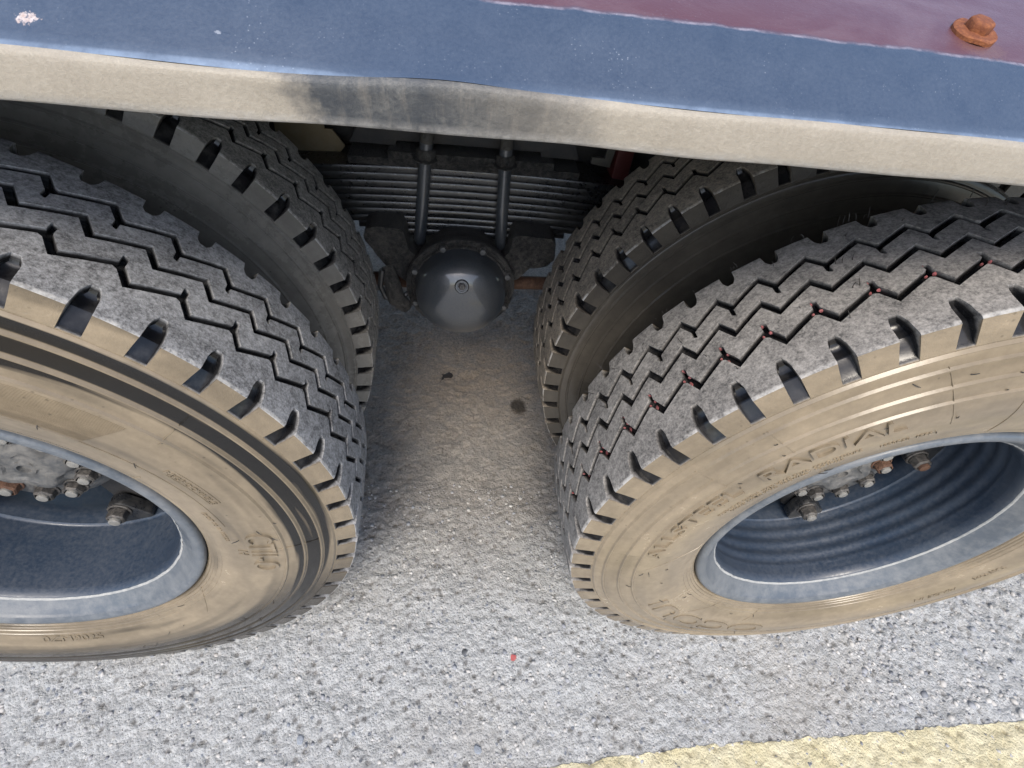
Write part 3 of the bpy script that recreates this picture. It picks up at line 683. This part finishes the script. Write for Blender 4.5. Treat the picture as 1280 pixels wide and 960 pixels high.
# red paint dabs left in the slots of one groove
bm = bmesh.new()
pr = np.random.default_rng(6); pl = pr.choice([0.94, 1.0, 1.07], NP); pl = pl/pl.sum(); cum = np.concatenate([[0], np.cumsum(pl)])
for k in range(-9, 6):
    a_ = cum[k % NP] + (k//NP) + 0.0
    th = R(119.0) - a_*2*math.pi
    for (df, y, r_, st, sy, sr) in ((-0.002, 0.1150, 0.5020, 0.0022, 0.0013, 0.0040), (0.085, 0.1010, 0.5030, 0.0028, 0.0022, 0.0030), (0.01, 0.0955, 0.4968, 0.0030, 0.0045, 0.0012), (-0.075, 0.1000, 0.5025, 0.0020, 0.0016, 0.0028)):
        t = th-df*PITCH; d = Vector((math.cos(t), 0, math.sin(t))); tt = Vector((-math.sin(t), 0, math.cos(t))); yy = Vector((0, 1, 0)); c = d*r_; c.y = y
        g_ = bmesh.ops.create_icosphere(bm, subdivisions=1, radius=1)['verts']
        for v in g_: p_ = v.co.copy(); v.co = c + tt*(p_.x*st*random.uniform(.7, 1.1)) + yy*(p_.y*sy*random.uniform(.7, 1.1)) + d*(p_.z*sr*random.uniform(.7, 1.1))
fix(bm); o = obj('red_paint_dabs', bm, m_redmark, wr, smooth=40); o['kind'] = 'stuff'

# ------------------------------------------------------------------ side panel of the bed
X0, X1 = -2.4, 2.6
def dent(x):      # the knock in the lower rail: pushed up and in between the wheels
    return math.exp(-((x+0.045)/0.055)**2)
bm = bmesh.new()
xs_ = list(np.linspace(X0, -0.6, 14)) + list(np.linspace(-0.58, 0.72, 131)) + list(np.linspace(0.75, X1, 14))
prof = [(0.0035, 1.1352), (0.0075, 1.1382), (0.03, 1.1555), (0.0495, 1.1700), (0.056, 1.1730), (0.09, 1.1825), (0.20, 1.2120), (0.26, 1.2200), (0.26, 1.205)]
rows = []
for x in xs_:
    wv = 0.0008*math.sin(x*9)+0.0005*math.sin(x*23+1)
    row = []
    for k, (y, z) in enumerate(prof):
        f = max(0, 1-k/3.0) if k < 4 else 0
        row.append(bm.verts.new((x, y+wv*f*.5-0.003*dent(x)*f, z+wv*f+0.0050*dent(x)*f)))
    rows.append(row)
for p_, q_ in zip(rows, rows[1:]):
    for k in range(len(prof)-1): bm.faces.new((p_[k], q_[k], q_[k+1], p_[k+1]))
fix(bm)
if sum(f.normal.z for f in bm.faces) < 0: bmesh.ops.reverse_faces(bm, faces=bm.faces[:])
bm.transform(Matrix.Translation((0, -0.9, 0)))
# keep texture space on the truck's own axes: the panel is authored about y = 0.9, z unchanged
panel = obj('side_panel', bm, m_panel, truck, smooth=60)
bm = bmesh.new(); rows = []
prof = [(0.0035, 1.1352), (0.0010, 1.1338), (0.0002, 1.1318), (0.0, 1.128), (0.0, 1.114), (0.0004, 1.1085), (0.0016, 1.1066), (0.0035, 1.1060), (0.0060, 1.1066), (0.0068, 1.11), (0.008, 1.134)]
for x in xs_:
    wv = 0.0008*math.sin(x*9)+0.0005*math.sin(x*23+1)
    row = []
    for k, (y, z) in enumerate(prof):
        tp_ = 1 if k < 3 else (0.6 if k == 3 else 0)
        rip = 0.0010*math.sin(x*31)*dent(x*.6) if 3 <= k <= 5 else 0
        tw = 0.0055*math.exp(-((x+0.02)/0.12)**4) if k in (4, 5, 6, 7, 8, 9) else 0   # the knocked length is bent under
        row.append(bm.verts.new((x, y+wv*.5*tp_-0.003*dent(x)*tp_+rip+tw, z+wv*tp_+0.0050*dent(x)*tp_+0.0004*math.sin(x*40+k))))
    rows.append(row)
for p_, q_ in zip(rows, rows[1:]):
    for k in range(len(prof)-1): bm.faces.new((p_[k], q_[k], q_[k+1], p_[k+1]))
fix(bm); bm.transform(Matrix.Translation((0, -0.9, 0)))
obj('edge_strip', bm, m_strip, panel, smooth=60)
# rusty bolt with its washer on the maroon paint
nrm = Vector((0, -0.0520/0.0875, 0.07/0.0875)); nrm = Vector((0, -0.26, 0.965)).normalized()
pos = Vector((0.345, 0.083, 1.1808))
Q = nrm.to_track_quat('Y', 'Z').to_matrix().to_4x4()
def place_bolt(pos):
    bm = bmesh.new(); rg = lathe(bm, [(0.0, 0.0160), (0.0026, 0.0160), (0.0034, 0.0148), (0.0036, 0.006)], 28, M=Matrix.Rotation(0.3, 4, 'Y')); cap(bm, rg[0], True); cap(bm, rg[-1])
    for v in bm.verts: v.co.y += 0.0006*math.sin(v.co.x*300)
    fix(bm); bm.transform(Matrix.Translation(pos - Vector((0, 0.9, 0))) @ Q); obj('washer', bm, m_boltrust, panel, smooth=30)
    bm = bmesh.new(); rg = lathe(bm, [(0.0025, 0.0095), (0.0090, 0.0093), (0.0105, 0.0076)], 6, M=Matrix.Rotation(0.5, 4, 'Y')); cap(bm, rg[0], True); cap(bm, rg[-1])
    fix(bm); bm.transform(Matrix.Translation(pos - Vector((0, 0.9, 0))) @ Q); obj('bolt', bm, m_boltrust, panel, smooth=30, bevel=0.0009)
m_boltrust = paint('orange_rust', (0.16, 0.048, 0.018), (0.44, 0.17, 0.06), 0.85, 0.75, 300, 0.10)
place_bolt(pos)

# ------------------------------------------------------------------ bed floor, frame
bm = bmesh.new(); box(bm, X0, X1, 0.262, 2.35, 1.190, 1.204); part('bed_floor', bm, m_dark, bevel=0)
for k, x in enumerate(np.arange(-2.0, 2.3, 0.62)):
    bm = bmesh.new(); box(bm, x-0.03, x+0.03, 0.10, 0.842, 1.10, 1.168); part('cross_bearer', bm, m_dark, bevel=0.003)
for yy in (0.86, 1.55):
    bm = bmesh.new()
    prism(bm, [(X0, 0.70), (X1, 0.70), (X1, 1.186), (X0, 1.186)], yy, yy+0.012)  # web made extra deep to block bright gaps behind
    box(bm, X0, X1, yy-0.0155 if yy < 1 else yy-0.065, yy-0.0005, 0.695, 0.708); box(bm, X0, X1, yy-0.0155 if yy < 1 else yy-0.065, yy-0.0005, 1.087, 1.098)
    part('chassis_rail', bm, m_dark, bevel=0.002)

# ------------------------------------------------------------------ spring pack, U-bolts, trunnion
YF = 0.735      # outer face of the leaves
spring = empty('leaf_spring', (0, YF-0.9, 0.6), (0, 0, 0), truck)
def spart(name, bm, mat, parent=spring, **k):
    fix(bm); bm.transform(Matrix.Translation((0, -YF, -0.6))); return obj(name, bm, mat, parent, **k)
ZT = 0.7635; TH = 0.0158
half = [0.66, 0.64, 0.58, 0.52, 0.46, 0.40, 0.34, 0.28, 0.235, 0.20]
for k in range(10):
    bm = bmesh.new(); hl = half[k]; n = 36; zt = ZT - k*TH; zb = zt - TH + 0.0007
    rng_ = random.Random(k); jx = rng_.uniform(-.012, .012); jy = rng_.uniform(-.0015, .0015)
    rows = []
    for i in range(n+1):
        x = -hl+2*hl*i/n; sag = -0.10*x*x
        ring = [(YF+jy+0.0015, zt), (YF+jy, zt-0.002), (YF+jy, zb+0.002), (YF+jy+0.0015, zb), (YF+0.098, zb), (YF+0.10, zt)]
        rows.append([bm.verts.new((x+jx+0.002, y, z+sag)) for y, z in ring])
    for p_, q_ in zip(rows, rows[1:]):
        for i_ in range(6): bm.faces.new((p_[i_], p_[(i_+1) % 6], q_[(i_+1) % 6], q_[i_]))
    bm.faces.new(rows[0][::-1]); bm.faces.new(rows[-1])
    spart('spring_leaf', bm, m_leafedge, smooth=40)
bm = bmesh.new(); box(bm, -0.246, 0.236, 0.727, 0.84, ZT+0.0005, ZT+0.0165); spart('spring_pad', bm, m_cast, bevel=0.002)
bm = bmesh.new(); box(bm, -0.165, 0.178, 0.724, 0.84, ZT+0.017, ZT+0.033); spart('spring_pad', bm, m_cast, bevel=0.002)
bm = bmesh.new()
prism(bm, [(-0.245, 0.796), (-0.150, 0.796), (-0.150, 0.806), (0.150, 0.806), (0.150, 0.796), (0.235, 0.796), (0.21, 0.856), (-0.21, 0.856)], 0.752, 0.835); spart('spring_block', bm, m_dark, bevel=0.003)
# U-bolts: leg in front, bent over below the pack, nut and bare thread on top
for (tx, tz), (bx, bz) in (((-0.086, 0.835), (-0.1045, 0.600)), ((0.072, 0.835), (0.0805, 0.598))):
    d = (Vector((tx, 0, tz))-Vector((bx, 0, bz))); d.normalize()
    y0 = 0.7165
    bm = bmesh.new(); b0 = Vector((bx, y0, bz)); t0 = Vector((tx, y0, tz))
    pts = [b0 + Vector((0, 0.10, -0.012)), b0 + Vector((0, 0.035, -0.012)), b0 + Vector((0, 0.014, -0.006)), b0 + Vector((0, 0.003, 0.006)), b0 + d*0.02, b0 + d*0.2, t0 - d*0.012]
    tube(bm, pts, 0.0135, 16); spart('u_bolt', bm, m_cap, smooth=50)
    zc = t0 - d*0.048
    Mx = Matrix.Translation(zc) @ d.to_track_quat('Y', 'X').to_matrix().to_4x4()
    bm = bmesh.new(); rg = lathe(bm, [(0.0, 0.0245), (0.003, 0.0245), (0.0035, 0.022)], 24, M=Mx); cap(bm, rg[0], True); cap(bm, rg[-1]); spart('washer', bm, m_cast, smooth=30, bevel=0.0006)
    bm = bmesh.new(); rg = lathe(bm, [(0.004, 0.0195), (0.0215, 0.0195), (0.0235, 0.0172)], 6, M=Mx); cap(bm, rg[0], True); cap(bm, rg[-1]); spart('nut', bm, m_cast, smooth=25, bevel=0.001)
    bm = bmesh.new(); prof = []
    for i in range(26): prof.append((0.0235+i*0.0014, 0.0132 if i % 2 else 0.0122))
    rg = lathe(bm, prof, 18, M=Mx); cap(bm, rg[-1]); spart('thread', bm, m_greybr, smooth=20)

# trunnion saddle casting with two horns
def rough_cast(bm, amp, seed):
    r_ = random.Random(seed)
    bmesh.ops.subdivide_edges(bm, edges=bm.edges[:], cuts=3, use_grid_fill=True)
    for v in bm.verts:
        v.co += Vector((r_.uniform(-1, 1), r_.uniform(-1, 1), r_.uniform(-1, 1)))*amp
saddle = empty('trunnion_saddle', (-0.008, 0.72-0.9, 0.52), (0, 0, 0), truck)
def tpart(name, bm, mat, **k):
    fix(bm); bm.transform(Matrix.Translation((0.008, -0.72, -0.52))); return obj(name, bm, mat, saddle, **k)
CX, CZ = -0.008, 0.521
bm = bmesh.new()
rg = lathe(bm, [(0.664, 0.118), (0.70, 0.116), (0.72, 0.112), (0.84, 0.112)], 48, M=Matrix.Translation((CX, 0, CZ))); cap(bm, rg[0], True); cap(bm, rg[-1])
tpart('saddle_hub', bm, m_cast, smooth=50)
for poly, nm in (([(-0.216, 0.648), (-0.196, 0.657), (-0.143, 0.655), (-0.134, 0.644), (-0.128, 0.606), (-0.100, 0.578), (-0.085, 0.520), (-0.130, 0.515), (-0.165, 0.545), (-0.200, 0.590), (-0.222, 0.628)], 'a'),
                 ([(0.102, 0.646), (0.112, 0.656), (0.188, 0.652), (0.201, 0.640), (0.203, 0.598), (0.190, 0.580), (0.150, 0.572), (0.125, 0.540), (0.070, 0.520), (0.078, 0.585), (0.098, 0.612)], 'b')):
    bm = bmesh.new(); prism(bm, poly, 0.672, 0.80); fix(bm)
    bmesh.ops.triangulate(bm, faces=[f for f in bm.faces if len(f.verts) > 4])
    rough_cast(bm, 0.0011, 3)
    tpart('saddle_horn', bm, m_cast, smooth=50)
# cover flange, ring of bolts, domed cap and filler plug
T = Matrix.Translation((CX, 0, CZ))
bm = bmesh.new()
rg = lathe(bm, [(0.668, 0.1255), (0.656, 0.1255), (0.6535, 0.123), (0.653, 0.117), (0.6565, 0.115), (0.6565, 0.112), (0.651, 0.110), (0.650, 0.104)], 72, M=T)
tpart('cap_flange', bm, m_cast, smooth=40)
bm = bmesh.new()
prof = [(0.655, 0.1065), (0.644, 0.1060), (0.633, 0.1030)]
for k in range(1, 15):
    t = k/14*math.pi/2; prof.append((0.633-0.058*math.sin(t), 0.1030*math.cos(t)**0.66+0.0001))
rg = lathe(bm, prof, 72, M=T); cap(bm, rg[-1]); tpart('trunnion_cap', bm, m_cap, smooth=60)
for k in range(8):
    a = R(67+45*k); c = (CX+0.1135*math.cos(a), CZ+0.1135*math.sin(a)); Mx = Matrix.Translation((c[0], 0, c[1]))
    bm = bmesh.new(); rg = lathe(bm, [(0.660, 0.0135), (0.650, 0.0125), (0.6485, 0.011)], 16, M=Mx); cap(bm, rg[-1]); tpart('bolt_boss', bm, m_cast, smooth=40)
    bm = bmesh.new(); rg = lathe(bm, [(0.6485, 0.0075), (0.6425, 0.0075), (0.6410, 0.0060)], 6, M=Mx @ Matrix.Rotation(k, 4, 'Y')); cap(bm, rg[-1]); tpart('cap_bolt', bm, m_hub, smooth=25, bevel=0.0006)
T2 = Matrix.Translation((CX+0.001, 0, CZ+0.046))
px_ = Matrix.Translation((CX, 0.5810, CZ+0.057)) @ Matrix.Rotation(R(-26), 4, 'X')
bm = bmesh.new(); rg = lathe(bm, [(0.012, 0.0155), (-0.004, 0.0155), (-0.0065, 0.0135), (-0.0065, 0.0105), (-0.0035, 0.0100), (-0.003, 0.001)], 28, M=px_); cap(bm, rg[-1]); tpart('plug_seat', bm, m_black, smooth=35)
bm = bmesh.new(); rg = lathe(bm, [(0.0, 0.0078), (-0.0085, 0.0078), (-0.0100, 0.0062)], 6, M=px_); cap(bm, rg[-1]); tpart('plug', bm, m_nut, smooth=25, bevel=0.0006)

# torque rods, hose and brackets round the spring
bm = bmesh.new(); tube(bm, [(0.06, 0.74, 0.482), (0.30, 0.745, 0.486), (0.62, 0.75, 0.47)], 0.017, 16); part('torque_rod', bm, m_rusty, smooth=50)
bm = bmesh.new(); tube(bm, [(-0.08, 0.74, 0.47), (-0.30, 0.75, 0.475), (-0.62, 0.75, 0.47)], 0.017, 16); part('torque_rod', bm, m_rusty, smooth=50)
bm = bmesh.new()
tube(bm, [(-0.135, 0.66, 0.455), (-0.158, 0.652, 0.485), (-0.166, 0.655, 0.530), (-0.176, 0.672, 0.560)], [0.016, 0.021, 0.018, 0.013], 12); part('rod_end', bm, m_cast, smooth=50)
bm = bmesh.new(); tube(bm, [(-0.185, 0.655, 0.560), (-0.192, 0.650, 0.520), (-0.182, 0.650, 0.488), (-0.155, 0.655, 0.478), (-0.130, 0.67, 0.490)], 0.0065, 10); part('brake_hose', bm, m_black, smooth=50)
bm = bmesh.new(); prism(bm, [(-0.40, 0.75), (-0.275, 0.752), (-0.262, 0.768), (-0.285, 0.80), (-0.300, 0.80), (-0.302, 0.90), (-0.40, 0.90)], 0.80, 0.806); part('ochre_plate', bm, m_ochre, bevel=0.001)
bm = bmesh.new(); prism(bm, [(0.268, 0.782), (0.312, 0.776), (0.318, 0.84), (0.300, 0.84), (0.297, 0.796), (0.268, 0.796)], 0.775, 0.785); part('bracket', bm, m_greybr, bevel=0.001)
bm = bmesh.new(); box(bm, 0.322, 0.36, 0.775, 0.84, 0.70, 0.87); part('red_bracket', bm, m_red, bevel=0.004)
# axle tubes and drums behind the wheels
for x in (-0.675, 0.675):
    bm = bmesh.new(); rg = lathe(bm, [(0.27, 0.11), (0.2701, 0.205), (0.36, 0.205), (0.44, 0.208), (0.4401, 0.11)], 48, M=Matrix.Translation((x, 0, 0.505))); part('brake_drum', bm, m_dark, smooth=40)
    bm = bmesh.new(); cyl(bm, 0.075, 0.42, 1.9, 32, Matrix.Translation((x, 0, 0.505))); part('axle_tube', bm, m_dark, smooth=50)

# ------------------------------------------------------------------ loose things on the ground
def gz(x, y): return float(ground_height(np.array([[x]]), np.array([[y]]))[0][0, 0])
def stone(name, x, y, s, mat, label, seed, flat=0.55, grp=None):
    r_ = random.Random(seed); bm = bmesh.new(); bmesh.ops.create_icosphere(bm, subdivisions=2, radius=1)
    for v in bm.verts:
        n = v.co.copy(); v.co = n*(1+r_.uniform(-.12, .12)); 
    ax = (1, r_.uniform(.65, .9), flat)
    for v in bm.verts: v.co = Vector((v.co.x*ax[0]*s, v.co.y*ax[1]*s, max(v.co.z, -0.75)*ax[2]*s))
    o = obj(name, bm, mat, smooth=25)
    o.location = (x, y, gz(x, y)+s*flat*0.35); o.rotation_euler = (r_.uniform(-.2, .2), r_.uniform(-.2, .2), r_.uniform(0, 6))
    tag(o, label, 'stone', grp); return o
stone('stone', 1.625, 0.275, 0.030, m_stone, 'largest pale stone by the ground edge beside the right tyre', 1)
stone('stone', 1.600, 0.195, 0.021, m_stone, 'smaller pale stone in front of the largest stone', 2)
stone('stone', 0.044, -0.161, 0.0085, m_stone_b, 'blue grey pebble left of the yellow line end', 3, 0.4)
stone('stone', -0.301, -0.128, 0.0085, m_stone_b, 'blue grey pebble on the pale concrete below the left tyre', 4, 0.4)
stone('stone', 0.018, 0.019, 0.0080, m_stone_d, 'dark pebble between the tyres beside the red fragment', 5, 0.4)
# countless small aggregate showing at the surface
bm = bmesh.new(); r_ = random.Random(31); verts = []; faces = []
ico = bmesh.new(); bmesh.ops.create_icosphere(ico, subdivisions=1, radius=1); iv = np.array([v.co[:] for v in ico.verts]); fi = np.array([[v.index for v in f.verts] for f in ico.faces]); ico.free(); bm.free()
def gravel(n, xr, yr, smin, smax, seed, name, mat, label):
    r = np.random.default_rng(seed); xs = r.uniform(*xr, n); ys = r.uniform(*yr, n); s = smin + (smax-smin)*r.random(n)**3
    hz = ground_height(xs[None], ys[None])[0][0]
    V = iv[None]*(1+r.uniform(-.32, .28, (n, len(iv), 1)))*s[:, None, None]*np.stack([r.uniform(.8, 1.25, n), r.uniform(.7, 1.1, n), r.uniform(.35, .6, n)], -1)[:, None]
    a = r.uniform(0, 6.28, n); ca, sa = np.cos(a)[:, None], np.sin(a)[:, None]
    W = np.stack([V[..., 0]*ca-V[..., 1]*sa+xs[:, None], V[..., 0]*sa+V[..., 1]*ca+ys[:, None], V[..., 2]+hz[:, None]], -1)
    F = fi[None]+(np.arange(n)*len(iv))[:, None, None]
    o = link(name, fast_mesh(name, W.reshape(-1, 3), F.reshape(-1, 3), smooth=False), mat); tag(o, label, kind='stuff')
m_gr = G('aggregate_mixed'); _c = m_gr.n.new('ShaderNodeNewGeometry')
m_gr = m_gr.set(m_gr.ramp(_c.outputs['Random Per Island'], [(0.0, (0.13, 0.14, 0.16)), (0.15, (0.30, 0.31, 0.335)), (0.55, (0.40, 0.39, 0.375)), (0.85, (0.45, 0.435, 0.41)), (1.0, (0.52, 0.51, 0.49))]), 0.8)
gravel(6500, (-1.0, 1.2), (-0.24, 0.45), 0.0014, 0.0058, 2, 'gravel', m_gr, 'small aggregate stones showing in the concrete')
gravel(2600, (0.95, 1.85), (-0.16, 0.60), 0.002, 0.0095, 3, 'gravel', m_gr, 'loose gravel on the ground beyond the right tyre')
gravel(500, (-0.35, 0.35), (0.45, 1.3), 0.0015, 0.0045, 4, 'gravel', m_ground, 'crumbs of dirt on the ground under the truck')
# red fragment and a scrap of dead leaf
bm = bmesh.new(); poly = [(-.010, -.004), (-.004, -.010), (.006, -.009), (.011, -.001), (.005, .006), (.001, .010), (-.006, .006)]
a_ = [bm.verts.new((x, y, 0.001+0.002*math.sin(x*200))) for x, y in poly]; b_ = [bm.verts.new((x, y, 0.0035+0.002*math.sin(x*200))) for x, y in poly]
bm.faces.new(a_[::-1]); bm.faces.new(b_)
for i in range(7): bm.faces.new((a_[i], a_[(i+1) % 7], b_[(i+1) % 7], b_[i]))
bm.transform(Matrix.Scale(0.7, 4)); o = obj('red_fragment', bm, m_chip, smooth=30, bevel=0.0004, seg=1); o.location = (0.126, 0.003, gz(0.126, 0.003)+0.002); o.rotation_euler = (0.1, -0.15, 0.6)
tag(o, 'small broken red plastic fragment on the concrete between the tyres', 'fragment')
bm = bmesh.new(); r_ = random.Random(9); n = 11
pts = [(0.026*math.cos(2*math.pi*i/n)*r_.uniform(.5, 1.1), 0.017*math.sin(2*math.pi*i/n)*r_.uniform(.5, 1.1)) for i in range(n)]
up = [bm.verts.new((x, y, 0.008+r_.uniform(-.003, .004))) for x, y in pts]; c1 = bm.verts.new((0, 0, 0.012)); c0 = bm.verts.new((0, 0, 0.0095))
dn = [bm.verts.new(v.co - Vector((0, 0, 0.0016))) for v in up]
for i in range(n):
    j = (i+1) % n; bm.faces.new((c1, up[i], up[j])); bm.faces.new((c0, dn[j], dn[i])); bm.faces.new((up[i], dn[i], dn[j], up[j]))
tube(bm, [(-0.015, -0.004, 0.007), (-0.030, -0.014, 0.005), (-0.036, -0.012, 0.003)], 0.0035, 6)
o = obj('dead_leaf', bm, m_leaf, smooth=40); o.location = (-0.036, 0.877, gz(-0.036, 0.877)-0.004); o.rotation_euler = (0, 0, 0.5)
tag(o, 'crumpled black scrap of dead leaf on the dirt under the truck', 'leaf')
